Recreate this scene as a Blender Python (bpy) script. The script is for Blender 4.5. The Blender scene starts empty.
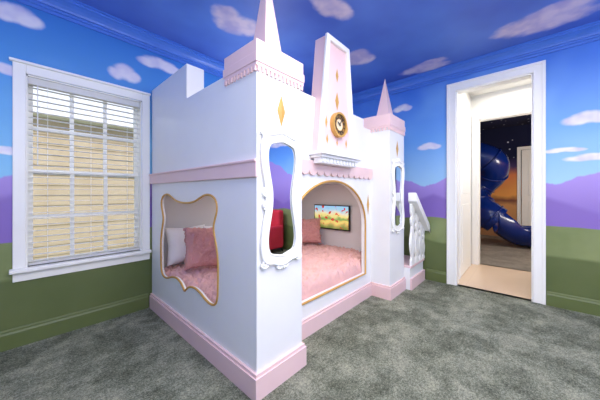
import bpy, bmesh, math, random
from mathutils import Vector, Matrix, noise
from mathutils.geometry import tessellate_polygon
random.seed(4)
scene = bpy.context.scene
COL = scene.collection
scene.view_settings.view_transform = 'Standard'
scene.view_settings.look = 'None'

def srgb(r, g, b):
    def f(c):
        c /= 255.0
        return c/12.92 if c <= 0.04045 else ((c+0.055)/1.055)**2.4
    return (f(r), f(g), f(b), 1.0)

# ------------------------------------------------------------------ materials
def new_mat(name):
    m = bpy.data.materials.new(name); m.use_nodes = True
    nt = m.node_tree; b = nt.nodes['Principled BSDF']
    return m, nt, b

def paint(name, rgb, rough=0.5, metal=0.0, var=0.03, bump=0.0, bscale=200, emit=0.0):
    m, nt, b = new_mat(name)
    c = srgb(*rgb)
    n = nt.nodes.new('ShaderNodeTexNoise'); n.inputs['Scale'].default_value = 6
    g = nt.nodes.new('ShaderNodeNewGeometry')
    nt.links.new(g.outputs['Position'], n.inputs['Vector'])
    r = nt.nodes.new('ShaderNodeValToRGB')
    r.color_ramp.elements[0].position = 0.3; r.color_ramp.elements[1].position = 0.7
    r.color_ramp.elements[0].color = tuple(max(0, x*(1-var)) for x in c[:3])+(1,)
    r.color_ramp.elements[1].color = tuple(min(1, x*(1+var)) for x in c[:3])+(1,)
    nt.links.new(n.outputs['Fac'], r.inputs['Fac'])
    nt.links.new(r.outputs['Color'], b.inputs['Base Color'])
    b.inputs['Roughness'].default_value = rough
    b.inputs['Metallic'].default_value = metal
    if emit:
        nt.links.new(r.outputs['Color'], b.inputs['Emission Color'])
        b.inputs['Emission Strength'].default_value = emit
    if bump:
        n2 = nt.nodes.new('ShaderNodeTexNoise'); n2.inputs['Scale'].default_value = bscale
        nt.links.new(g.outputs['Position'], n2.inputs['Vector'])
        bp = nt.nodes.new('ShaderNodeBump'); bp.inputs['Strength'].default_value = bump
        bp.inputs['Distance'].default_value = 0.01
        nt.links.new(n2.outputs['Fac'], bp.inputs['Height'])
        nt.links.new(bp.outputs['Normal'], b.inputs['Normal'])
    return m

class NB:
    def __init__(s, nt): s.nt = nt
    def link(s, a, b): s.nt.links.new(a, b)
    def math(s, op, a, b=None, c=None):
        n = s.nt.nodes.new('ShaderNodeMath'); n.operation = op
        for i, v in enumerate((a, b, c)):
            if v is None: continue
            if isinstance(v, (int, float)): n.inputs[i].default_value = v
            else: s.link(v, n.inputs[i])
        return n.outputs[0]
    def noise(s, vec, scale, detail=3, rough=0.5):
        n = s.nt.nodes.new('ShaderNodeTexNoise'); n.inputs['Scale'].default_value = scale
        n.inputs['Detail'].default_value = detail; n.inputs['Roughness'].default_value = rough
        s.link(vec, n.inputs['Vector']); return n.outputs['Fac']
    def ramp(s, fac, stops, interp='LINEAR'):
        n = s.nt.nodes.new('ShaderNodeValToRGB'); cr = n.color_ramp; cr.interpolation = interp
        while len(cr.elements) < len(stops): cr.elements.new(0.5)
        for e, (p, c) in zip(cr.elements, stops): e.position = p; e.color = c
        s.link(fac, n.inputs['Fac']); return n.outputs['Color']
    def mix(s, fac, a, b):
        n = s.nt.nodes.new('ShaderNodeMix'); n.data_type = 'RGBA'
        if isinstance(fac, (int, float)): n.inputs[0].default_value = fac
        else: s.link(fac, n.inputs[0])
        for i, v in ((6, a), (7, b)):
            if isinstance(v, tuple): n.inputs[i].default_value = v
            else: s.link(v, n.inputs[i])
        return n.outputs[2]
    def smooth(s, v, lo, hi):
        n = s.nt.nodes.new('ShaderNodeMapRange'); n.interpolation_type = 'SMOOTHSTEP'
        n.inputs['From Min'].default_value = lo; n.inputs['From Max'].default_value = hi
        s.link(v, n.inputs['Value']); return n.outputs['Result']

def clouds_mask(k, h, w, pos, clouds):
    n1 = k.noise(pos, 9, 3)
    out = None
    for (ch, cw, rh, rw) in clouds:
        for (ox, oy, sc) in ((-.55, -.15, .6), (0, .25, .8), (.55, -.10, .65)):
            a = k.math('DIVIDE', k.math('SUBTRACT', h, ch+ox*rh), rh*sc)
            b = k.math('DIVIDE', k.math('SUBTRACT', w, cw+oy*rw), rw*(sc+.1))
            d = k.math('ADD', k.math('MULTIPLY', a, a), k.math('MULTIPLY', b, b))
            out = d if out is None else k.math('SMOOTH_MIN', out, d, 0.25)
    out = k.math('ADD', out, k.math('MULTIPLY', k.math('SUBTRACT', n1, 0.5), 1.4))
    return k.smooth(out, 1.7, 0.4)

def mural(name, axis, clouds, tint, rise=False, gbase=.75):
    m, nt, b = new_mat(name); k = NB(nt)
    g = nt.nodes.new('ShaderNodeNewGeometry'); s = nt.nodes.new('ShaderNodeSeparateXYZ')
    k.link(g.outputs['Position'], s.inputs[0]); P = g.outputs['Position']
    h = s.outputs[axis]; z = s.outputs['Z']
    zn = k.math('DIVIDE', z, 2.74)
    sky = k.ramp(zn, [(0.46, srgb(*tint[0])), (0.68, srgb(*tint[1])), (0.95, srgb(*tint[2]))])
    soft = k.noise(P, 1.3, 2)
    sky = k.mix(k.math('MULTIPLY', k.smooth(soft, 0.42, 0.7), 0.35), sky, srgb(150, 205, 248))
    cm = clouds_mask(k, h, z, P, clouds)
    cc = k.ramp(k.noise(P, 6, 2), [(0.35, srgb(222, 214, 240)), (0.6, srgb(250, 243, 250))])
    col = k.mix(k.math('MULTIPLY', cm, .92), sky, cc)
    cmb = nt.nodes.new('ShaderNodeCombineXYZ'); k.link(h, cmb.inputs[0]); H1 = cmb.outputs[0]
    tri = k.math('PINGPONG', k.math('ADD', h, 0.18), 0.62)
    mh = k.math('ADD', 1.20, k.math('ADD', k.math('MULTIPLY', tri, 0.38), k.math('MULTIPLY', k.noise(H1, 7.0, 3), 0.09)))
    if rise: mh = k.math('ADD', mh, k.math('MULTIPLY', k.smooth(h, -0.8, -1.7), 0.40))
    mm = k.smooth(k.math('SUBTRACT', mh, z), -0.012, 0.012)
    mcol = k.mix(k.smooth(z, 0.85, 1.45), srgb(146, 120, 198), srgb(178, 152, 228))
    tri2 = k.math('PINGPONG', k.math('ADD', h, 0.55), 0.5)
    mh2 = k.math('ADD', 0.94, k.math('MULTIPLY', tri2, 0.42))
    mcol = k.mix(k.smooth(k.math('SUBTRACT', mh2, z), -0.03, 0.04), mcol, srgb(138, 110, 192))
    col = k.mix(mm, col, mcol)
    gh = k.math('ADD', gbase, k.math('MULTIPLY', k.noise(H1, 1.6, 1), 0.14))
    gm = k.smooth(k.math('SUBTRACT', gh, z), -0.005, 0.005)
    gcol = k.ramp(k.noise(P, 3.0, 3), [(0.3, srgb(122, 136, 84)), (0.7, srgb(140, 152, 102))])
    col = k.mix(gm, col, gcol)
    gh2 = k.math('ADD', 0.38, k.math('MULTIPLY', k.noise(H1, 1.3, 1), 0.26))
    gm2 = k.smooth(k.math('SUBTRACT', gh2, z), -0.02, 0.02)
    gcol2 = k.ramp(k.noise(P, 2.0, 3), [(0.3, srgb(92, 106, 60)), (0.7, srgb(106, 118, 72))])
    col = k.mix(gm2, col, gcol2)
    k.link(col, b.inputs['Base Color']); b.inputs['Roughness'].default_value = 0.45
    return m

def ceiling_mat(clouds):
    m, nt, b = new_mat('ceiling_sky_paint'); k = NB(nt)
    g = nt.nodes.new('ShaderNodeNewGeometry'); s = nt.nodes.new('ShaderNodeSeparateXYZ')
    k.link(g.outputs['Position'], s.inputs[0]); P = g.outputs['Position']
    sky = k.ramp(k.noise(P, 1.2, 3), [(0.3, srgb(70, 98, 198)), (0.7, srgb(98, 138, 226))])
    cm = clouds_mask(k, s.outputs['X'], s.outputs['Y'], P, clouds)
    cc = k.ramp(k.noise(P, 6, 2), [(0.35, srgb(200, 184, 222)), (0.6, srgb(242, 222, 236))])
    k.link(k.mix(k.math('MULTIPLY', cm, .85), sky, cc), b.inputs['Base Color']); b.inputs['Roughness'].default_value = 0.5
    return m

def carpet_mat(name, dark, mid, light):
    m, nt, b = new_mat(name); k = NB(nt)
    g = nt.nodes.new('ShaderNodeNewGeometry'); P = g.outputs['Position']
    big = k.noise(P, 3.2, 2, 0.5)
    med = k.noise(P, 10.0, 3, 0.6)
    fine = k.noise(P, 60, 4, 0.8)
    tuft = k.noise(P, 150, 2, 0.7)
    v = k.math('ADD', k.math('MULTIPLY', k.smooth(big, .38, .62), 0.14), k.math('MULTIPLY', med, 0.5))
    v = k.math('ADD', v, k.math('ADD', k.math('MULTIPLY', fine, 1.0), k.math('MULTIPLY', tuft, 0.8)))
    v = k.math('SUBTRACT', v, 0.72)
    col = k.ramp(v, [(0.26, srgb(*dark)), (0.5, srgb(*mid)), (0.74, srgb(*light))])
    k.link(col, b.inputs['Base Color']); b.inputs['Roughness'].default_value = 0.95
    bp = nt.nodes.new('ShaderNodeBump'); bp.inputs['Strength'].default_value = 1.0; bp.inputs['Distance'].default_value = 0.035
    k.link(k.math('ADD', k.math('ADD', fine, tuft), k.math('MULTIPLY', med, .8)), bp.inputs['Height']); k.link(bp.outputs['Normal'], b.inputs['Normal'])
    return m

def night_mat(name, walls=True):
    m, nt, b = new_mat(name); k = NB(nt)
    g = nt.nodes.new('ShaderNodeNewGeometry'); s = nt.nodes.new('ShaderNodeSeparateXYZ')
    P = g.outputs['Position']; k.link(P, s.inputs[0])
    if walls:
        zz = k.math('ADD', k.math('DIVIDE', s.outputs['Z'], 2.9), k.math('MULTIPLY', k.math('SUBTRACT', k.noise(P, 2.5, 3), 0.5), 0.10))
        col = k.ramp(zz, [(0.0, srgb(176, 130, 92)), (0.28, srgb(214, 156, 98)), (0.33, srgb(130, 78, 66)), (0.38, srgb(250, 176, 92)),
                          (0.54, srgb(234, 140, 86)), (0.64, srgb(80, 60, 110)), (0.72, srgb(10, 18, 60))])
    else:
        col = k.ramp(k.noise(P, 1.5, 3), [(0.3, srgb(4, 8, 34)), (0.7, srgb(14, 26, 84))])
    v = nt.nodes.new('ShaderNodeTexVoronoi'); v.inputs['Scale'].default_value = 6; k.link(P, v.inputs['Vector'])
    star = k.smooth(v.outputs['Distance'], 0.16, 0.06)
    star = k.math('MULTIPLY', star, k.smooth(s.outputs['Z'], 1.9, 2.2))
    k.link(k.mix(star, col, srgb(230, 235, 255)), b.inputs['Base Color'])
    b.inputs['Roughness'].default_value = 0.9
    return m

def hall_floor_mat():
    m, nt, b = new_mat('hall_beige_floor'); k = NB(nt)
    g = nt.nodes.new('ShaderNodeNewGeometry'); P = g.outputs['Position']
    br = nt.nodes.new('ShaderNodeTexBrick'); k.link(P, br.inputs['Vector'])
    br.inputs['Scale'].default_value = 1.0; br.inputs['Brick Width'].default_value = .6; br.inputs['Row Height'].default_value = 0.6
    br.inputs['Mortar Size'].default_value = 0.002
    br.inputs['Color1'].default_value = srgb(220, 194, 168); br.inputs['Color2'].default_value = srgb(216, 190, 163)
    br.inputs['Mortar'].default_value = srgb(204, 178, 152)
    k.link(br.outputs['Color'], b.inputs['Base Color']); b.inputs['Roughness'].default_value = 0.3
    return m

def siding_mat():
    m, nt, b = new_mat('tan_siding'); k = NB(nt)
    g = nt.nodes.new('ShaderNodeNewGeometry'); P = g.outputs['Position']
    k.link(k.ramp(k.noise(P, 3, 3), [(0.3, srgb(196, 174, 142)), (0.7, srgb(208, 188, 158))]), b.inputs['Base Color'])
    b.inputs['Roughness'].default_value = 0.8
    return m

def screen_mat():
    m, nt, b = new_mat('tv_picture'); k = NB(nt)
    g = nt.nodes.new('ShaderNodeNewGeometry'); s = nt.nodes.new('ShaderNodeSeparateXYZ')
    P = g.outputs['Position']; k.link(P, s.inputs[0])
    zz = k.math('ADD', s.outputs['Z'], k.math('MULTIPLY', k.noise(P, 9, 2), 0.12))
    t = k.smooth(zz, 0.68, 1.02)
    col = k.ramp(t, [(0.0, srgb(90, 120, 60)), (0.3, srgb(235, 205, 120)), (0.45, srgb(110, 160, 80)), (0.7, srgb(245, 225, 150)), (1.0, srgb(150, 200, 235))])
    col = k.mix(k.smooth(k.noise(P, 16, 2), 0.6, 0.66), col, srgb(190, 70, 50))
    k.link(col, b.inputs['Base Color']); k.link(col, b.inputs['Emission Color']); b.inputs['Emission Strength'].default_value = 0.7
    b.inputs['Roughness'].default_value = 0.2
    return m

M_white = paint('white_lacquer', (241, 241, 242), 0.35, var=0.01)
M_trim = paint('white_trim_paint', (251, 250, 246), 0.4, var=0.01)
M_pink = paint('pale_pink_paint', (240, 207, 208), 0.4, var=0.02)
M_pinkface = paint('blush_face_paint', (243, 210, 211), 0.4, var=0.02)
M_gold = paint('gold_leaf', (208, 162, 86), 0.45, metal=0.15, var=0.05)
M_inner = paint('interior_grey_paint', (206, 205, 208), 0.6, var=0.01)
M_mirror = paint('mirror_glass', (232, 235, 238), 0.02, metal=1.0, var=0.0)
M_fur = paint('pink_faux_fur', (238, 190, 186), 0.95, var=0.06, bump=1.0, bscale=90)
M_furpil = paint('rose_faux_fur', (229, 168, 164), 0.95, var=0.06, bump=1.0, bscale=110)
M_wpil = paint('white_pillow_cotton', (236, 234, 238), 0.9, var=0.02, bump=0.2, bscale=30)
M_green = paint('olive_green_paint', (100, 113, 66), 0.45, var=0.03)
M_crown = paint('blue_crown_paint', (78, 128, 222), 0.35, var=0.04)
M_black = paint('black_plastic', (18, 18, 20), 0.3)
M_clock = paint('clock_face_dark', (64, 50, 44), 0.5)
M_ivory = paint('clock_center_ivory', (232, 214, 182), 0.5)
M_blue = paint('navy_slide_plastic', (10, 36, 108), 0.22, var=0.03)
M_halld = paint('hall_white_paint', (234, 232, 227), 0.5, var=0.01)
M_blind, nt, b = new_mat('white_blind_slats')
b.inputs['Base Color'].default_value = srgb(250, 250, 250); b.inputs['Roughness'].default_value = .4
_tr = nt.nodes.new('ShaderNodeBsdfTranslucent'); _tr.inputs['Color'].default_value = srgb(245, 245, 245)
_mx = nt.nodes.new('ShaderNodeMixShader'); _mx.inputs[0].default_value = .35
nt.links.new(b.outputs[0], _mx.inputs[1]); nt.links.new(_tr.outputs[0], _mx.inputs[2]); nt.links.new(_mx.outputs[0], nt.nodes['Material Output'].inputs[0])
M_grass = paint('lawn', (110, 140, 70), 0.9, var=0.2)
M_red = paint('placeholder_red', (205, 40, 60), 0.8, var=.05)
M_glass, nt, b = new_mat('window_glass')
b.inputs['Transmission Weight'].default_value = 1.0; b.inputs['Roughness'].default_value = 0.0; b.inputs['IOR'].default_value = 1.0
M_carpet = carpet_mat('grey_shag_carpet', (90, 97, 79), (160, 165, 143), (226, 228, 203))
M_carpet2 = carpet_mat('grey_playroom_carpet', (150, 140, 128), (178, 168, 154), (205, 195, 180))

# ------------------------------------------------------------------ mesh helpers
def finish(name, bm, mat, parent=None, bevel=0.0, smooth=False, label=None, kind=None, segs=2):
    bmesh.ops.recalc_face_normals(bm, faces=bm.faces)
    me = bpy.data.meshes.new(name); bm.to_mesh(me); bm.free()
    ob = bpy.data.objects.new(name, me); COL.objects.link(ob)
    if mat: me.materials.append(mat)
    if smooth:
        for p in me.polygons: p.use_smooth = True
    if bevel:
        md = ob.modifiers.new('bevel', 'BEVEL'); md.width = bevel; md.segments = segs; md.limit_method = 'ANGLE'
        md.angle_limit = math.radians(40)
    if parent: ob.parent = parent
    if label: ob['label'] = label
    if kind: ob['kind'] = kind
    return ob

def bm_box(bm, x0, x1, y0, y1, z0, z1):
    v = [bm.verts.new((x, y, z)) for x in (x0, x1) for y in (y0, y1) for z in (z0, z1)]
    for f in ((0,1,3,2),(4,6,7,5),(0,4,5,1),(2,3,7,6),(0,2,6,4),(1,5,7,3)):
        bm.faces.new([v[i] for i in f])

def boxes(name, lst, mat, parent=None, **kw):
    bm = bmesh.new()
    for b_ in lst: bm_box(bm, *b_)
    return finish(name, bm, mat, parent, **kw)

def bm_plate(bm, outer, holes, axis, a0, a1):
    loops = [outer]+list(holes)
    tris = tessellate_polygon([[Vector((p[0], p[1], 0)) for p in l] for l in loops])
    def W(p, a):
        if axis == 'X': return (a, p[0], p[1])
        if axis == 'Y': return (p[0], a, p[1])
        return (p[0], p[1], a)
    flat = [p for l in loops for p in l]
    va = [bm.verts.new(W(p, a0)) for p in flat]; vb = [bm.verts.new(W(p, a1)) for p in flat]
    for t in tris:
        try:
            bm.faces.new([va[i] for i in t]); bm.faces.new([vb[i] for i in reversed(t)])
        except ValueError: pass
    o = 0
    for l in loops:
        n = len(l)
        for i in range(n):
            j = (i+1) % n
            try: bm.faces.new([va[o+i], va[o+j], vb[o+j], vb[o+i]])
            except ValueError: pass
        o += n

def plate(name, outer, holes, axis, a0, a1, mat, parent=None, **kw):
    bm = bmesh.new(); bm_plate(bm, outer, holes, axis, a0, a1)
    return finish(name, bm, mat, parent, **kw)

def rect(a0, a1, b0, b1): return [(a0, b0), (a1, b0), (a1, b1), (a0, b1)]

def catmull(pts, n=6):
    out = []; L = len(pts)
    for i in range(L):
        p0, p1, p2, p3 = pts[i-1], pts[i], pts[(i+1) % L], pts[(i+2) % L]
        for j in range(n):
            t = j/n
            out.append(tuple(0.5*((2*p1[c]) + (-p0[c]+p2[c])*t + (2*p0[c]-5*p1[c]+4*p2[c]-p3[c])*t*t + (-p0[c]+3*p1[c]-3*p2[c]+p3[c])*t**3) for c in (0, 1)))
    return out

def spline3(pts, n=8):
    P = [Vector(p) for p in pts]; P = [2*P[0]-P[1]]+P+[2*P[-1]-P[-2]]; out = []
    for i in range(1, len(P)-2):
        p0, p1, p2, p3 = P[i-1:i+3]
        for j in range(n):
            t = j/n; out.append(0.5*((2*p1)+(p2-p0)*t+(2*p0-5*p1+4*p2-p3)*t*t+(3*p1-p0-3*p2+p3)*t**3))
    out.append(P[-2]); return out

def sweep(name, path, radius, mat, parent=None, closed=True, seg=8, label=None):
    """round tube along 3-D path"""
    bm = bmesh.new(); rings = []; n = len(path)
    path = [Vector(p) for p in path]
    up = None
    for i, p in enumerate(path):
        if closed: t = path[(i+1) % n]-path[i-1]
        else: t = path[min(i+1, n-1)]-path[max(i-1, 0)]
        t.normalize()
        if up is None:
            up = Vector((0, 0, 1)) if abs(t.z) < 0.9 else Vector((1, 0, 0))
        a = t.cross(up)
        if a.length < 1e-4: a = t.orthogonal()
        a.normalize(); bb = a.cross(t).normalized(); up = bb
        r = radius(i/(n-1)) if callable(radius) else radius
        rings.append([bm.verts.new(p + a*r*math.cos(q) + bb*r*math.sin(q)) for q in [2*math.pi*k_/seg for k_ in range(seg)]])
    for i in range(n if closed else n-1):
        A, B = rings[i], rings[(i+1) % n]
        for k_ in range(seg):
            bm.faces.new([A[k_], A[(k_+1) % seg], B[(k_+1) % seg], B[k_]])
    if not closed:
        bm.faces.new(rings[0]); bm.faces.new(rings[-1])
    return finish(name, bm, mat, parent, smooth=True, label=label)

def empty(name, loc, label, cat, **kw):
    e = bpy.data.objects.new(name, None); COL.objects.link(e); e.location = loc; e.empty_display_size = 0.1
    e['label'] = label; e['category'] = cat
    for k_, v in kw.items(): e[k_] = v
    return e

def attach(parent, objs):
    bpy.context.view_layer.update()
    for o in objs:
        o.parent = parent; o.matrix_parent_inverse = parent.matrix_world.inverted()

def structure(o, label=None):
    o['kind'] = 'structure'
    if label: o['label'] = label
    return o

# ------------------------------------------------------------------ dimensions
XD = 3.67; YW = 2.87; H = 2.74; XMIN = -1.3; YMIN = -2.3; CAM = 1.16
tintL = ((140, 205, 242), (84, 166, 230), (60, 130, 214))
tintR = ((170, 214, 248), (110, 172, 242), (62, 120, 224))
M_mL = mural('mural_window_wall', 'X', [(-0.03, 2.50, .12, .07), (0.98, 2.50, .18, .06), (0.66, 2.30, .11, .075), (-0.12, 2.07, .13, .04), (-0.1, 1.47, .14, .03), (1.9, 2.4, .2, .06)], tintL, gbase=.72)
M_mR = mural('mural_door_wall', 'Y', [(1.0, 1.78, .12, .045), (1.35, 2.37, .11, .05), (-.42, 1.88, .15, .06), (-.25, 1.59, .13, .025), (-.45, 1.50, .16, .035), (-1.6, 2.2, .3, .08), (2.2, 2.3, .2, .06)], tintR, rise=True)
M_mO = mural('mural_other_wall', 'X', [(0.4, 2.2, .3, .1), (2.2, 1.9, .3, .09), (3.0, 2.4, .2, .06)], tintR)
M_ceil = ceiling_mat([(1.33, 2.02, .20, .15), (1.72, 1.23, .22, .11), (2.65, 1.49, .14, .18), (3.2, -.13, .18, .33), (3.40, .95, .12, .26), (2.2, -1.3, .3, .2)])
M_night = night_mat('night_desert_mural'); M_nceil = night_mat('night_sky_ceiling', False)

# ------------------------------------------------------------------ room shell
WX0, WX1, WZ0, WZ1 = 0.02, 0.805, 0.59, 2.075
structure(boxes('floor', [(XMIN-.1, XD+.06, YMIN-.1, YW+.1, -0.06, 0)], M_carpet), 'grey shag carpet floor')
structure(boxes('ceiling', [(XMIN-.1, XD+.1, YMIN-.1, YW+.15, H, H+.08)], M_ceil), 'blue ceiling painted with pink clouds')
structure(plate('wall_left', rect(XMIN-.1, XD+.12, 0, H), [rect(WX0, WX1, WZ0, WZ1)], 'Y', YW, YW+.15, M_mL), 'painted sky, mountain and meadow mural wall with window')
structure(plate('wall_right', rect(YMIN-.1, YW, 0, H), [rect(-.02, .69, -0.0001, 2.44)], 'X', XD, XD+.12, M_mR), 'painted sky mural wall with doorway')
structure(boxes('wall_front', [(XMIN-.1, XD, YMIN-.1, YMIN, 0, H)], M_mO), 'painted mural wall')
structure(boxes('wall_back', [(XMIN-.1, XMIN, YMIN, YW, 0, H)], mural('mural_far_wall', 'Y', [(0, 2.2, .3, .1)], tintR)), 'painted mural wall')

# baseboards
def bb_prof(base, d): return [(base, 0), (base-d*.018, 0), (base-d*.018, .11), (base-d*.012, .125), (base-d*.012, .135), (base-d*.004, .145), (base, .145)]
structure(plate('baseboard_left', bb_prof(YW-.001, 1), [], 'X', XMIN, .86, M_green), 'olive painted baseboard')
bm = bmesh.new()
for y0, y1 in ((YMIN, -.125), (.795, 1.04)): bm_plate(bm, [(XD-.001-(YW-.001-a), c) for a, c in bb_prof(YW-.001, 1)], [], 'Y', y0, y1)
structure(finish('baseboard_right', bm, M_green), 'olive painted baseboard')
structure(boxes('baseboard_front', [(XMIN, XD, YMIN, YMIN+.018, 0, .14)], M_green), 'olive painted baseboard')
# crown
def cr(base): return [(base, H-.001), (base-.12, H-.001), (base-.12, H-.016), (base-.106, H-.018), (base-.104, H-.030), (base-.088, H-.036), (base-.066, H-.052), (base-.050, H-.074), (base-.044, H-.090), (base-.030, H-.092), (base-.028, H-.108), (base-.016, H-.112), (base-.014, H-.135), (base, H-.135)]
structure(plate('trim_1', cr(YW-.001), [], 'X', XMIN, XD-.01, M_crown), 'blue painted crown moulding')
structure(plate('trim_2', cr(XD-.001), [], 'Y', YMIN, YW-.01, M_crown), 'blue painted crown moulding')

# doorway casing
def casing(name, axis, a, d, y0, y1, zt, w=.11, lab='white moulded doorway casing'):
    bm = bmesh.new()
    def ring(oi, oo, dep):
        P = [(y0-oo, 0), (y0-oi, 0), (y0-oi, zt+oi), (y1+oi, zt+oi), (y1+oi, 0), (y1+oo, 0), (y1+oo, zt+oo), (y0-oo, zt+oo)]
        bm_plate(bm, P, [], axis, a, a+d*dep)
    ring(.0, w, .014); ring(w-.028, w, .022); ring(.004, .018, .018)
    return structure(finish(name, bm, M_trim, bevel=.003), lab)
casing('trim_3', 'X', XD-.001, -1, -.02, .69, 2.44, w=.10)
structure(boxes('trim_4', [(XD-.002, XD+.125, -.022, -.010, 0, 2.44), (XD-.002, XD+.125, .680, .692, 0, 2.44), (XD-.002, XD+.125, -.02, .69, 2.430, 2.442)], M_trim), 'white door jamb lining')

# hallway
HX0, HX1 = XD+.12, 4.95
structure(boxes('floor_hall', [(XD+.06, HX1+.06, -.6, .8, -.06, .004)], hall_floor_mat()), 'pale beige hallway floor')
structure(boxes('ceiling_hall', [(HX0, HX1+.1, -.6, .85, H, H+.08)], M_halld), 'white hallway ceiling')
structure(boxes('wall_hall_side', [(HX0, HX1, .72, .82, 0, H)], M_halld), 'white hallway wall')
structure(boxes('wall_hall_far', [(HX0, HX1, -.6, -.5, 0, H)], M_halld), 'white hallway wall')
structure(plate('wall_hall_end', rect(-2.0, 2.6, 0, 2.9), [rect(-.28, .62, -.0001, 2.34)], 'X', HX1, HX1+.12, M_halld), 'white hallway wall with doorway')
casing('trim_5', 'X', HX1-.001, -1, -.28, .62, 2.34, w=.085)
structure(boxes('trim_8', [(HX1-.002, HX1+.125, .608, .622, 0, 2.34), (HX1-.002, HX1+.125, -.282, -.27, 0, 2.34), (HX1-.002, HX1+.125, -.28, .62, 2.328, 2.342)], M_trim), 'white door jamb lining')
dr = structure(boxes('door_1', [(4.02, 4.72, .700, .716, .01, 2.3)], M_trim, bevel=.004), 'white closed hallway door')
boxes('door_panel', [(4.12, 4.62, .694, .702, 1.15, 2.15), (4.12, 4.62, .694, .702, .2, 1.0)], M_trim, dr, bevel=.01)
casing('trim_6', 'Y', .719, -1, 4.02, 4.72, 2.3, w=.08)
# play room beyond
structure(boxes('floor_playroom', [(HX1+.06, 8.7, -2.0, 2.6, -.06, 0)], M_carpet2), 'grey carpet floor')
structure(boxes('ceiling_playroom', [(HX1+.12, 8.7, -2.0, 2.6, 2.9, 2.98)], M_nceil), 'dark starry ceiling')
structure(boxes('wall_playroom', [(8.6, 8.7, -2.0, 2.6, 0, 2.9)], M_night), 'night desert mural wall')
structure(boxes('wall_playroom_side', [(HX1+.12, 8.6, 2.5, 2.6, 0, 2.9), (HX1+.12, 8.6, -2.0, -1.9, 0, 2.9)], M_night), 'night desert mural wall')
d2 = structure(boxes('door_2', [(8.54, 8.58, -.62, .16, .01, 2.25)], M_trim, bevel=.004), 'white panelled door')
boxes('door_panel', [(8.53, 8.545, -.5, .04, 1.1, 2.1), (8.53, 8.545, -.5, .04, .2, .95)], M_trim, d2, bevel=.01)
casing('trim_7', 'X', 8.599, -1, -.63, .17, 2.26, w=.08)

# ------------------------------------------------------------------ window
win = structure(boxes('window_1', [(WX0-.068, WX0, YW-.02, YW-.001, WZ0, WZ1+.07), (WX1, WX1+.068, YW-.02, YW-.001, WZ0, WZ1+.07),
       (WX0, WX1, YW-.02, YW-.001, WZ1, WZ1+.07), (WX0-.068, WX1+.068, YW-.018, YW-.001, WZ0-.10, WZ0-.03)], M_trim, bevel=.004), 'white framed sash window with divided panes')
boxes('window_sill', [(WX0-.085, WX1+.072, YW-.06, YW+.09, WZ0-.03, WZ0)], M_trim, win, bevel=.006)
boxes('window_head', [(WX0-.085, WX1+.072, YW-.035, YW-.001, WZ1+.07, WZ1+.09)], M_trim, win, bevel=.004)
boxes('window_jamb', [(WX0, WX0+.010, YW, YW+.14, WZ0, WZ1), (WX1-.010, WX1, YW, YW+.14, WZ0, WZ1), (WX0, WX1, YW, YW+.14, WZ1-.010, WZ1)], M_trim, win)
zm = (WZ0+WZ1)/2
for (za, zb, yy) in ((WZ0, zm+.02, YW+.080), (zm-.02, WZ1-.010, YW+.105)):
    a, c = WX0+.010, WX1-.010; t = .030; L = [(a, a+t, yy, yy+.025, za, zb), (c-t, c, yy, yy+.025, za, zb), (a+t, c-t, yy, yy+.025, za, za+t), (a+t, c-t, yy, yy+.025, zb-t, zb)]
    for i in (1, 2):
        x = a+t+(c-a-2*t)*i/3; L.append((x-.014, x+.014, yy+.002, yy+.019, za+t, zb-t))
    L.append((a+t, c-t, yy+.004, yy+.017, (za+zb)/2-.013, (za+zb)/2+.013))
    boxes('window_sash', L, M_trim, win)
    boxes('window_pane', [(a+t, c-t, yy+.011, yy+.014, za+t, zb-t)], M_glass, win)

bl = empty('window_blind', ((WX0+WX1)/2, YW+.04, WZ1), 'white horizontal slat blind lowered over the window', 'window blind')
P = []
P.append(boxes('head_rail', [(WX0+.012, WX1-.012, YW+.01, YW+.065, WZ1-.065, WZ1-.012)], M_blind, bevel=.003))
bm = bmesh.new(); n = 30; zt = WZ1-.085; zb = WZ0+.035
for i in range(n):
    z = zt+(zb-zt)*i/(n-1); c, s = .020, 0
    bm_plate(bm, [(YW+.04-c, z-s-.0016), (YW+.04+c, z+s-.0016), (YW+.04+c, z+s+.0016), (YW+.04-c, z-s+.0016)], [], 'X', WX0+.014, WX1-.014)
P.append(finish('blind_slats', bm, M_blind))
P.append(boxes('bottom_rail', [(WX0+.014, WX1-.014, YW+.018, YW+.062, WZ0+.004, WZ0+.022)], M_blind))
P.append(boxes('ladder_cord', [(x-.0015, x+.0015, YW+.012, YW+.015, WZ0+.02, WZ1-.06) for x in (WX0+.12, (WX0+WX1)/2, WX1-.12)], M_blind))
P.append(boxes('tilt_wand', [(WX0+.06, WX0+.067, YW+.002, YW+.009, WZ1-.7, WZ1-.05)], M_blind))
attach(bl, P)

# outside
bm = bmesh.new(); z = -.5
while z < 2.55:
    bm_plate(bm, [(6.4, z), (6.4, z+.18), (6.39, z+.18), (6.375, z)], [], 'X', -7, 8); z += .18
nh = finish('neighbour_house', bm, siding_mat()); nh['label'] = 'tan lap-sided house wall outside the window'; nh['category'] = 'house'
boxes('eave', [(-7, 8, 6.1, 6.5, 2.5, 2.62)], M_trim, nh)
lw = boxes('lawn_ground', [(-9, 9, YW+.16, 12, -.6, -.5)], M_grass); lw['kind'] = 'structure'; lw['label'] = 'grass outside'

# ------------------------------------------------------------------ castle bed
XE = .89; TY0, TY1 = 1.14, 1.46; FY = 1.35
bed = empty('castle_bunk_bed', (2.0, 2.0, 0), 'white and pink castle-shaped bunk bed with towers and arched opening', 'bunk bed')
B = []
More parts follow.
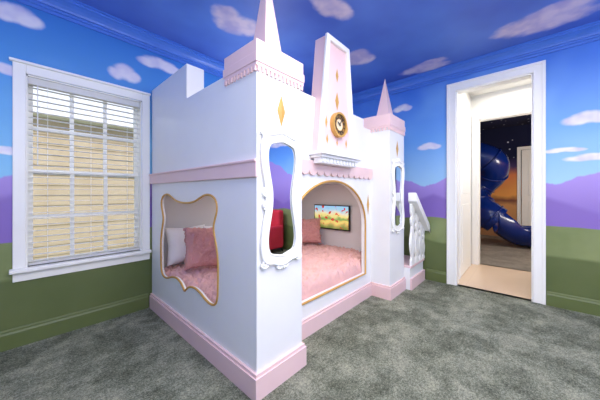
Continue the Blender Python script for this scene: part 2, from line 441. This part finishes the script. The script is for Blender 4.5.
# ornate end opening
cy, cz, hy, hz = 2.075, .76, .52, .39
half = [(0, .82), (.18, .83), (.36, .87), (.52, .94), (.66, .99), (.80, .985), (.91, .93), (.97, .83), (.97, .70), (.92, .55), (.89, .42), (.915, .27), (.965, .08), (1.0, -.15), (1.0, -.55), (.985, -.80), (.92, -.93), (.80, -.97), (.66, -.94), (.50, -.87), (.32, -.84), (.16, -.88), (.06, -.96)]
full = half + [(0, -1.01)] + [(-a, b_) for a, b_ in reversed(half[1:])]
cut = catmull([(cy+a*hy, cz+b_*hz) for a, b_ in full], 6)
B.append(plate('end_panel', [(TY1, 0), (2.845, 0), (2.845, 2.2), (2.04, 2.2), (2.04, 1.92), (TY1, 1.92)], [cut], 'X', XE, XE+.022, M_white))
B.append(sweep('gold_edging', [(XE-.001, a, b_) for a, b_ in cut], .008, M_gold))
B.append(boxes('battlement', [(XE+.022, XE+.145, 2.04, 2.845, 1.7, 2.2), (XE+.022, XE+.145, TY1, 2.04, 1.7, 1.92)], M_white))
B.append(boxes('pink_rail', [(XE-.022, XE, TY0-.02, 2.845, 1.25, 1.34), (XE-.03, XE, TY0-.02, 2.845, 1.335, 1.35)], M_pink, bevel=.004))
# front panel
cx = 1.955; ax = .60; zs, zp, z0 = .82, 1.27, .27
arch = [(cx-ax, z0), (cx+ax, z0)] + [(cx+ax*math.cos(t), zs+(zp-zs)*math.sin(t)) for t in [math.pi*i/32 for i in range(33)]]
B.append(plate('front_panel', [(1.25, 0), (2.70, 0), (2.70, 1.88), (2.52, 1.88), (2.52, 1.97), (1.40, 1.97), (1.40, 1.88), (1.25, 1.88)], [arch], 'Y', FY, FY+.045, M_white))
B.append(sweep('gold_edging', [(a, FY-.003, b_) for a, b_ in [(cx-ax, z0), (cx-ax*.5, z0), (cx, z0), (cx+ax*.5, z0)]+arch[1:]], .010, M_gold))
# scalloped pink band
pts = [(1.272, 1.43), (1.272, 1.36)]; ns = 14; w = (2.685-1.272)/ns
for i in range(ns):
    c0 = 1.272+w*(i+.5)
    pts += [(c0-w/2*math.cos(t), 1.350-.040*math.sin(t)) for t in [math.pi*j/10 for j in range(11)]]
pts += [(2.685, 1.43)]
B.append(plate('scalloped_band', pts, [], 'Y', FY-.022, FY, M_pink, bevel=.002))
# other panels
B.append(boxes('far_end_panel', [(3.06, 3.10, TY1-.01, 2.845, 0, 1.95)], M_white))
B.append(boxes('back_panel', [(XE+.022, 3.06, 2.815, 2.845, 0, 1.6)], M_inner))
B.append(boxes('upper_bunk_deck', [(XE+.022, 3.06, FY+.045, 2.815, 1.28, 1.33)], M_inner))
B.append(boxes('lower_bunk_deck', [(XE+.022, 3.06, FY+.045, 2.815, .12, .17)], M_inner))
# plinth
def plinth(n_, L, base=.0):
    LL = []
    for (x0, x1, y0, y1, dx0, dx1, dy0, dy1) in L:
        LL.append((x0-.022*dx0, x1+.022*dx1, y0-.022*dy0, y1+.022*dy1, base, .125))
        LL.append((x0-.014*dx0, x1+.014*dx1, y0-.014*dy0, y1+.014*dy1, .125, .145))
    return boxes(n_, LL, M_pink)
B.append(plinth('pink_plinth', [(XE-.001, XE+.01, TY1, 2.845, 1, 0, 0, 0), (XE-.001, 1.271, TY0-.001, TY1, 1, 1, 1, 0), (1.27, 2.7, FY-.001, FY+.01, 0, 0, 1, 0), (2.689, 3.111, TY0-.011, TY1, 1, 0, 1, 0)]))
attach(bed, B)

def diamond(x, y, z, w, h):
    bm = bmesh.new()
    v = [bm.verts.new(p) for p in ((x-w, y, z), (x, y, z-h), (x+w, y, z), (x, y, z+h))]; f = bm.verts.new((x, y-.004, z))
    for i in range(4): bm.faces.new([v[i], v[(i+1) % 4], f])
    bm.faces.new(v)
    return finish('gold_diamond', bm, M_gold)

def tower(x0, x1, y0, y1, apex, s, dw, dz):
    t = boxes('corner_tower', [(x0, x1, y0, y1, 0, 1.90)], M_white)
    parts = []
    o = .009; zb_, zc_, zt_ = 1.850, 1.880, 1.900
    bm = bmesh.new()
    bm_box(bm, x0-o, x1+o, y0-o, y0-.0005, zc_, zt_); bm_box(bm, x0-o, x0-.0005, y0-.0004, y1, zc_, zt_); bm_box(bm, x1+.0005, x1+o, y0-.0004, y1, zc_, zt_)
    n_ = 12; wx = (x1-x0)/(2*n_-1)
    for i in range(n_): bm_box(bm, x0+wx*2*i, x0+wx*(2*i+1), y0-o*1.4, y0-.0005, zb_, zc_-.0001)
    n_ = 10; wy = (y1-y0)/(2*n_-1)
    for i in range(n_):
        bm_box(bm, x0-o*1.4, x0-.0005, y0+wy*2*i, y0+wy*(2*i+1), zb_, zc_-.0001); bm_box(bm, x1+.0005, x1+o*1.4, y0+wy*2*i, y0+wy*(2*i+1), zb_, zc_-.0001)
    parts.append(finish('dentil_trim', bm, M_pink))
    parts.append(boxes('pink_cap', [(x0-.014, x1+.014, y0-.014, y1+.014, 1.900, 1.955), (x0-.008, x1+.008, y0-.008, y1+.008, 1.955, 2.03)], M_pink, bevel=.003))
    bm = bmesh.new(); mx, my = (x0+x1)/2, (y0+y1)/2-.02
    bb_ = [bm.verts.new((mx+a*s, my+b_*s, 2.03)) for a, b_ in ((-1, -1), (1, -1), (1, 1), (-1, 1))]
    bc = [bm.verts.new((mx+a*s, my+b_*s, 2.06)) for a, b_ in ((-1, -1), (1, -1), (1, 1), (-1, 1))]
    ap = bm.verts.new((mx, my, apex)); bm.faces.new(bb_)
    for i in range(4):
        j = (i+1) % 4; bm.faces.new([bb_[i], bb_[j], bc[j], bc[i]]); bm.faces.new([bc[i], bc[j], ap])
    parts.append(finish('spire', bm, M_pink))
    parts.append(diamond(mx, y0-.001, dz, dw, .100))
    attach(t, parts); return t
t1 = tower(XE, 1.27, TY0, TY1, 2.66, .072, .034, 1.665); t2 = tower(2.69, 3.11, 1.13, TY1, 2.52, .074, .036, 1.665)

# dormer
DX = 1.90
dm = plate('clock_gable', [(DX-.272, 1.50), (DX+.272, 1.50), (DX+.165, 2.50), (DX-.165, 2.50)], [], 'Y', 1.28, FY+.045, M_pinkface)
dp = []
outr = [(DX-.285, 1.50), (DX+.285, 1.50), (DX+.175, 2.51), (DX-.175, 2.51)]
inr = [(DX-.230, 1.545), (DX+.230, 1.545), (DX+.132, 2.465), (DX-.132, 2.465)]
dp.append(plate('gable_frame', outr, [inr], 'Y', 1.256, 1.281, M_trim, bevel=.004))
dp.append(boxes('gable_shelf', [(DX-.31, DX+.31, 1.205, FY-.001, 1.475, 1.50), (DX-.292, DX+.292, 1.225, FY-.001, 1.452, 1.4749), (DX-.275, DX+.275, 1.245, FY-.023, 1.405, 1.4519)]
        +[(DX-.265+i*.0502, DX-.265+i*.0502+.026, 1.237, 1.2449, 1.415, 1.4519) for i in range(11)], M_white, bevel=.002))
for (ddx, zz, hw, hh) in ((-.165, 1.765, .018, .055), (.165, 1.765, .018, .055), (0, 1.98, .030, .085), (0, 2.21, .022, .065), (-.150, 1.62, .016, .045), (.150, 1.62, .016, .045), (0, 1.61, .014, .035)):
    dp.append(diamond(DX+ddx, 1.279, zz, hw, hh))
attach(dm, dp)
sp = [diamond(2.62, FY-.001, 1.03, .030, .12), diamond(1.30, FY-.001, 1.03, .030, .12)]
attach(bed, [t1, t2, dm]+sp)

# clock
ck = empty('wall_clock', (DX, 1.275, 1.765), 'round gold-rimmed clock with Roman numerals on the pink gable', 'clock')
def disc(name, x, z, r, y0, y1, mat, n=40, hole=None):
    c = [(x+r*math.cos(2*math.pi*i/n), z+r*math.sin(2*math.pi*i/n)) for i in range(n)]
    h = [[(x+hole*math.cos(2*math.pi*i/n), z+hole*math.sin(2*math.pi*i/n)) for i in range(n)]] if hole else []
    return plate(name, c, h, 'Y', y0, y1, mat)
cz_ = 1.765; yo = .02
P = [disc('clock_face', DX, cz_, .096, 1.235+yo, 1.258+yo, M_clock), disc('clock_rim', DX, cz_, .110, 1.220+yo, 1.259+yo, M_gold, hole=.093), disc('clock_center', DX, cz_, .050, 1.2335+yo, 1.2365+yo, M_ivory), disc('inner_ring', DX, cz_, .054, 1.232+yo, 1.2365+yo, M_gold, hole=.049)]
bm = bmesh.new()
for i, s_ in enumerate(['XII', 'I', 'II', 'III', 'IIII', 'V', 'VI', 'VII', 'VIII', 'IX', 'X', 'XI']):
    cu = bpy.data.curves.new('t', 'FONT'); cu.body = s_; cu.size = .030; cu.align_x = 'CENTER'; cu.align_y = 'CENTER'; cu.extrude = .0006
    ob = bpy.data.objects.new('t', cu); COL.objects.link(ob); bpy.context.view_layer.update()
    me = bpy.data.meshes.new_from_object(ob.evaluated_get(bpy.context.evaluated_depsgraph_get()))
    a = math.pi/2-i*math.pi/6
    me.transform(Matrix.Translation((DX+.074*math.cos(a), 1.2335+yo, cz_+.074*math.sin(a))) @ Matrix.Rotation(math.pi/2, 4, 'X') @ Matrix.Rotation(a-math.pi/2, 4, 'Z'))
    bm.from_mesh(me); bpy.data.objects.remove(ob)
P.append(finish('clock_numerals', bm, M_gold))
def hand(ang, L, w_):
    d = Vector((math.cos(ang), math.sin(ang))); n_ = Vector((-d.y, d.x)); c = Vector((DX, cz_))
    q = [c-d*.012-n_*w_, c-d*.012+n_*w_, c+d*L*.7+n_*w_*1.2, c+d*L, c+d*L*.7-n_*w_*1.2]
    return plate('clock_hand', [tuple(v) for v in q], [], 'Y', 1.226+yo, 1.229+yo, M_black)
P += [hand(math.radians(150), .045, .004), hand(math.radians(60), .062, .003)]
attach(ck, P)

# mirrors
def mirror(cx_, cz_, y, lab):
    e = empty('ornate_mirror', (cx_, y, cz_-.4), lab, 'mirror', group='scalloped mirrors on the bed towers')
    q = [(.0, .402), (.04, .394), (.08, .382), (.118, .376), (.150, .347), (.163, .295), (.162, .235), (.153, .17), (.140, .11), (.130, .055), (.126, 0)]
    qi = [(.0, .350), (.04, .343), (.076, .333), (.100, .322), (.115, .294), (.121, .250), (.117, .20), (.108, .15), (.097, .10), (.088, .05), (.085, 0)]
    def sym(h):
        top = h + [(a, -b_) for a, b_ in reversed(h[:-1])]
        return top + [(-a, b_) for a, b_ in reversed(top[1:-1])]
    o = catmull([(cx_+a, cz_+b_) for a, b_ in sym(q)], 5); i_ = catmull([(cx_+a, cz_+b_) for a, b_ in sym(qi)], 5)
    Ps = [plate('mirror_frame', o, [i_], 'Y', y-.016, y-.001, M_trim),
          plate('mirror_glass', i_, [], 'Y', y-.008, y-.004, M_mirror),
          sweep('frame_bead', [(a, y-.015, b_) for a, b_ in o], .009, M_trim), sweep('inner_bead', [(a, y-.015, b_) for a, b_ in i_], .006, M_trim)]
    for s_ in (1, -1):
        for sx in (1, -1):
            for (px, pz, rr, ph) in ((.138, .372, .030, 0), (.028, .410, .024, 2.2), (.140, .035, .024, 1.2)):
                spi = [(cx_+sx*(px+rr*(1-t/13)*math.cos(t*.95+ph)), y-.013, cz_+s_*(pz+rr*(1-t/13)*math.sin(t*.95+ph))) for t in [j*.5 for j in range(24)]]
                Ps.append(sweep('scroll', spi, .0075, M_trim, closed=False))
    attach(e, Ps)
mirror(1.080, 1.125, TY0, 'white scalloped mirror on the near bed tower')
mirror(2.90, 1.125, 1.13, 'white scalloped mirror on the tower beside the stairs')

# mattress, blanket, pillows
mt = boxes('mattress', [(XE+.06, 3.045, FY+.06, 2.80, .172, .33)], M_wpil, bevel=.03); mt['label'] = 'mattress on the lower bunk'; mt['category'] = 'mattress'
bm = bmesh.new(); NX, NY = 260, 180; g = []
x0, x1, y0, y1 = XE+.05, 3.052, FY+.05, 2.81
for i in range(NX+1):
    row = []
    for j in range(NY+1):
        x = x0+(x1-x0)*i/NX; y = y0+(y1-y0)*j/NY
        e = min(x-x0, x1-x, y-y0, y1-y); z = .395-.06*max(0, 1-e/.05)**2
        z += .022*noise.noise(Vector((x*7, y*7, 1)))+.032*noise.noise(Vector((x*26, y*26, 4)))+.018*noise.noise(Vector((x*60, y*60, 9)))
        row.append(bm.verts.new((x, y, z)))
    g.append(row)
for i in range(NX):
    for j in range(NY): bm.faces.new([g[i][j], g[i+1][j], g[i+1][j+1], g[i][j+1]])
edge = [g[i][0] for i in range(NX+1)]+[g[NX][j] for j in range(1, NY+1)]+[g[i][NY] for i in range(NX-1, -1, -1)]+[g[0][j] for j in range(NY-1, 0, -1)]
low = [bm.verts.new((v.co.x, v.co.y, .25)) for v in edge]
for i in range(len(edge)):
    j = (i+1) % len(edge); bm.faces.new([edge[i], low[i], low[j], edge[j]])
bk = finish('fur_blanket', bm, M_fur, smooth=True); bk['label'] = 'pink faux fur blanket covering the lower bunk mattress'; bk['category'] = 'blanket'

def pillow(loc, w, h, t, rz, tilt, mat, lab, fl=0.0, grp=None):
    bm = bmesh.new(); N = 60; sides = []
    for sgn in (1, -1):
        gg = []
        for i in range(N+1):
            r_ = []
            for j in range(N+1):
                u, v = 2*i/N-1, 2*j/N-1
                th = (max(0, 1-u**4)*max(0, 1-v**4))**.55
                px = u*w/2*(1-.10*(1-abs(v))*abs(u)); pz = v*h/2*(1-.10*(1-abs(u))*abs(v))
                py = sgn*th*t/2
                if fl:
                    nn = (noise.noise(Vector((px*30, py*30+sgn*7, pz*30)))+.6*noise.noise(Vector((px*75, py*75+sgn*7, pz*75))))*fl; py += sgn*nn*(.3+th); px += nn*.6; pz += nn*.6
                edge_ = i in (0, N) or j in (0, N)
                if sgn == -1 and edge_: r_.append(sides[0][i][j])
                else: r_.append(bm.verts.new((px, py, pz)))
            gg.append(r_)
        sides.append(gg)
        for i in range(N):
            for j in range(N): bm.faces.new([gg[i][j], gg[i+1][j], gg[i+1][j+1], gg[i][j+1]])
    ob = finish('pillow', bm, mat, smooth=True)
    ob.matrix_world = Matrix.Translation(loc) @ Matrix.Rotation(rz, 4, 'Z') @ Matrix.Rotation(tilt, 4, 'X')
    ob['label'] = lab; ob['category'] = 'pillow'; ob['group'] = 'pillows on the lower bunk'
    return ob
pillow((1.18, 2.69, .62), .42, .38, .15, 0, -.15, M_wpil, 'white cotton pillow leaning against the back panel')
pillow((1.50, 2.55, .62), .40, .38, .14, 0, -.2, M_wpil, 'white cotton pillow behind the pink pillow')
pillow((1.22, 2.36, .63), .40, .40, .17, -.4, -.25, M_furpil, 'rose faux fur pillow beside white pillows', .024)
pillow((2.80, 2.40, .61), .40, .37, .16, -.75, -.2, M_furpil, 'rose faux fur pillow at the far corner of the bunk', .024)

# television
tv = empty('television', (3.05, 2.13, .64), 'small black flat television mounted on the inner end panel', 'television')
P = [boxes('tv_body', [(3.015, 3.045, 1.83, 2.45, .63, .985)], M_black, bevel=.004),
     boxes('tv_screen', [(3.011, 3.016, 1.845, 2.435, .65, .972)], screen_mat()),
     boxes('wall_mount', [(3.045, 3.06, 2.05, 2.2, .72, .88)], M_black)]
attach(tv, P)

# stairs & railing
st = empty('bed_stairs', (3.38, 1.3, 0), 'white and pink steps with a sloped balustrade beside the tower', 'staircase')
SX0, SX1 = 3.115, 3.61
def hr(x, off=0): return 1.13-(x-3.10)*.80+off
P = [boxes('steps', [(SX0, SX1, 1.06, 1.36, 0, .26), (SX0, SX1, 1.36, 1.62, 0, .50), (SX0, SX1, 1.62, 1.88, 0, .74)], M_white, bevel=.004),
     boxes('tread', [(SX0, SX1+.015, 1.045, 1.36, .26, .29), (SX0, SX1+.015, 1.345, 1.62, .50, .53), (SX0, SX1+.015, 1.605, 1.88, .74, .77)], M_pink, bevel=.006),
     boxes('stair_plinth', [(SX0, SX1+.012, 1.038, 1.06, 0, .14)], M_pink, bevel=.004)]
P.append(plate('hand_rail', [(3.115, hr(3.115, -.055)), (3.57, hr(3.57, -.055)), (3.62, hr(3.62, -.06)), (3.652, hr(3.65, -.03)), (3.662, hr(3.66, .01)), (3.652, hr(3.65, .05)), (3.62, hr(3.62, .06)), (3.58, hr(3.58, .052)), (3.115, hr(3.115, .05))], [], 'Y', .985, 1.085, M_trim, bevel=.010))
for x in (3.190, 3.345, 3.495, 3.61):
    zt = hr(x, -.03); zb = .285; s_ = 1 if x < 3.58 else .7
    hf = [(0, .058), (.08, .058), (.13, .030), (.18, .036), (.26, .062), (.35, .074), (.44, .066), (.54, .040), (.64, .026), (.70, .046), (.75, .048), (.80, .028), (.87, .052), (1, .058)]
    L_ = [(x+a*s_, zb+(zt-zb)*b_) for b_, a in hf]+[(x-a*s_, zb+(zt-zb)*b_) for b_, a in reversed(hf)]
    P.append(plate('baluster', L_, [], 'Y', 1.048, 1.075, M_trim, bevel=.004))
attach(st, P)

# small red armchair, added for an unclear red shape in the tower mirror
ac = empty('red_placeholder', (3.2, -1.65, 0), 'small red stand-in armchair against the mural wall', 'placeholder')
P = [boxes('seat', [(3.0, 3.42, -1.85, -1.45, .08, .36)], M_red, bevel=.04, segs=4), boxes('backrest', [(3.40, 3.56, -1.9, -1.40, .08, .82)], M_red, bevel=.05, segs=4),
     boxes('armrest', [(2.98, 3.5, -1.95, -1.85, .08, .52)], M_red, bevel=.04, segs=4), boxes('armrest', [(2.98, 3.5, -1.45, -1.35, .08, .52)], M_red, bevel=.04, segs=4)]
for x in (3.02, 3.48):
    for y in (-1.9, -1.42): P.append(boxes('leg', [(x, x+.03, y, y+.03, 0, .085)], M_black))
attach(ac, P)

# slide: winding enclosed tube flowing into an open curved chute
sl = empty('tube_slide', (6.95, .8, 0), 'dark blue plastic spiral tube slide on grey carpet', 'slide')
LA = Vector((.673, -.740, 0)); DE = Vector((.740, .673, 0)); O = Vector((7.0, .9, 0))
def sp3(l, d, z): return O+LA*(l+.02)+DE*d+Vector((0, 0, z))
path = spline3([sp3(-.25, .45, 2.20), sp3(.02, .12, 2.06), sp3(.30, -.02, 1.86), sp3(.42, .16, 1.60), sp3(.34, .38, 1.36), sp3(.18, .38, 1.12), sp3(.08, .12, .88), sp3(.12, -.16, .68), sp3(.24, -.26, .56)], 8)
r0 = .30; NN = len(path)-1
P = [sweep('slide_tube', path, r0, M_blue, closed=False, seg=28)]
for i in range(5, NN-4, 9):
    p = path[i]; t = (path[i+1]-path[i-1]).normalized(); a = t.orthogonal().normalized(); b_ = t.cross(a)
    P.append(sweep('tube_flange', [p+a*(r0+.006)*math.cos(q)+b_*(r0+.006)*math.sin(q) for q in [2*math.pi*k_/32 for k_ in range(32)]], .018, M_blue, closed=True))
bm = bmesh.new(); rings = []
cpath = spline3([path[-3], sp3(.38, -.32, .46), sp3(.56, -.36, .39), sp3(.74, -.44, .38), sp3(.86, -.56, .40)], 8); NC = len(cpath)-1
for i, c in enumerate(cpath):
    f = i/NC; dd = cpath[min(i+1, NC)]-cpath[max(i-1, 0)]; dd.z = 0; dd.normalize()
    lat = Vector((-dd.y, dd.x, 0)); r = r0+.012+.06*f; o_ = min(1, f*2.6)
    lo, sp_ = math.pi*(.5+.45*o_), math.pi*(2.0-.90*o_)
    rings.append([[bm.verts.new(c+lat*rr*math.cos(q)+Vector((0, 0, rr*math.sin(q)))) for q in [lo+sp_*k_/24 for k_ in range(25)]] for rr in (r, r-.03)])
for i in range(NC):
    for s_ in (0, 1):
        A, B_ = rings[i][s_], rings[i+1][s_]
        for k_ in range(24): bm.faces.new([A[k_], A[k_+1], B_[k_+1], B_[k_]])
    for k_ in (0, 24): bm.faces.new([rings[i][0][k_], rings[i+1][0][k_], rings[i+1][1][k_], rings[i][1][k_]])
for r_ in (rings[0], rings[-1]):
    for k_ in range(24): bm.faces.new([r_[0][k_], r_[0][k_+1], r_[1][k_+1], r_[1][k_]])
P.append(finish('exit_chute', bm, M_blue, smooth=True))
pc = sp3(.20, .95, 0)
P.append(sweep('support_pole', [(pc.x, pc.y, 0), (pc.x, pc.y, 1.0), (pc.x, pc.y, 2.89)], .045, M_blue, closed=False, seg=12))
attach(sl, P)

# ------------------------------------------------------------------ lights
WARM = (1, .95, .86)
def area(loc, rot, size, energy, col=WARM, sy=None):  # added area fill light, no fixture behind it
    l = bpy.data.lights.new('fill_light', 'AREA'); l.size = size; l.energy = energy; l.color = col
    if sy: l.shape = 'RECTANGLE'; l.size_y = sy
    o = bpy.data.objects.new('area_fill', l); COL.objects.link(o); o.location = loc; o.rotation_euler = rot; return o
def pointl(loc, energy, rad=.15, col=WARM):  # added soft point fill, not an actual lamp in the room
    l = bpy.data.lights.new('fill_light', 'POINT'); l.energy = energy; l.shadow_soft_size = rad; l.color = col
    o = bpy.data.objects.new('point_fill', l); COL.objects.link(o); o.location = loc; return o
area((1.0, -.4, 2.70), (0, 0, 0), 2.2, 106)
pointl((-.6, -.6, 1.7), 46, .4)
pointl((1.3, -1.7, 1.9), 64, .3)
pointl((-.7, 1.7, 1.8), 7, .3)  # fill added to lift the bed's end panel
pointl((1.9, 2.2, 2.0), 12, .2)
area((1.9, 2.0, 1.27), (0, 0, 0), .9, 6)  # fill added beneath the upper bunk deck
area((4.4, .1, 2.70), (0, 0, 0), .7, 17)
pointl((6.0, -.9, 1.6), 78, .2)
sun = bpy.data.lights.new('sun', 'SUN'); sun.energy = 2.8; sun.angle = .02; so = bpy.data.objects.new('sun', sun); COL.objects.link(so)
so.rotation_euler = Vector((.25, .75, -.75)).to_track_quat('-Z', 'Y').to_euler()
w = bpy.data.worlds.new('sky'); scene.world = w; w.use_nodes = True
bg = w.node_tree.nodes['Background']; bg.inputs['Color'].default_value = srgb(230, 238, 254); bg.inputs['Strength'].default_value = 1.9

# ------------------------------------------------------------------ camera
cam = bpy.data.cameras.new('camera'); co = bpy.data.objects.new('camera', cam); COL.objects.link(co); scene.camera = co
cam.sensor_width = 36; cam.lens = 253*36/600; cam.shift_y = -7/600; cam.clip_start = .02
co.location = (0, 0, CAM)
co.rotation_euler = (math.pi/2, 0, math.radians(42.3)-math.pi/2)
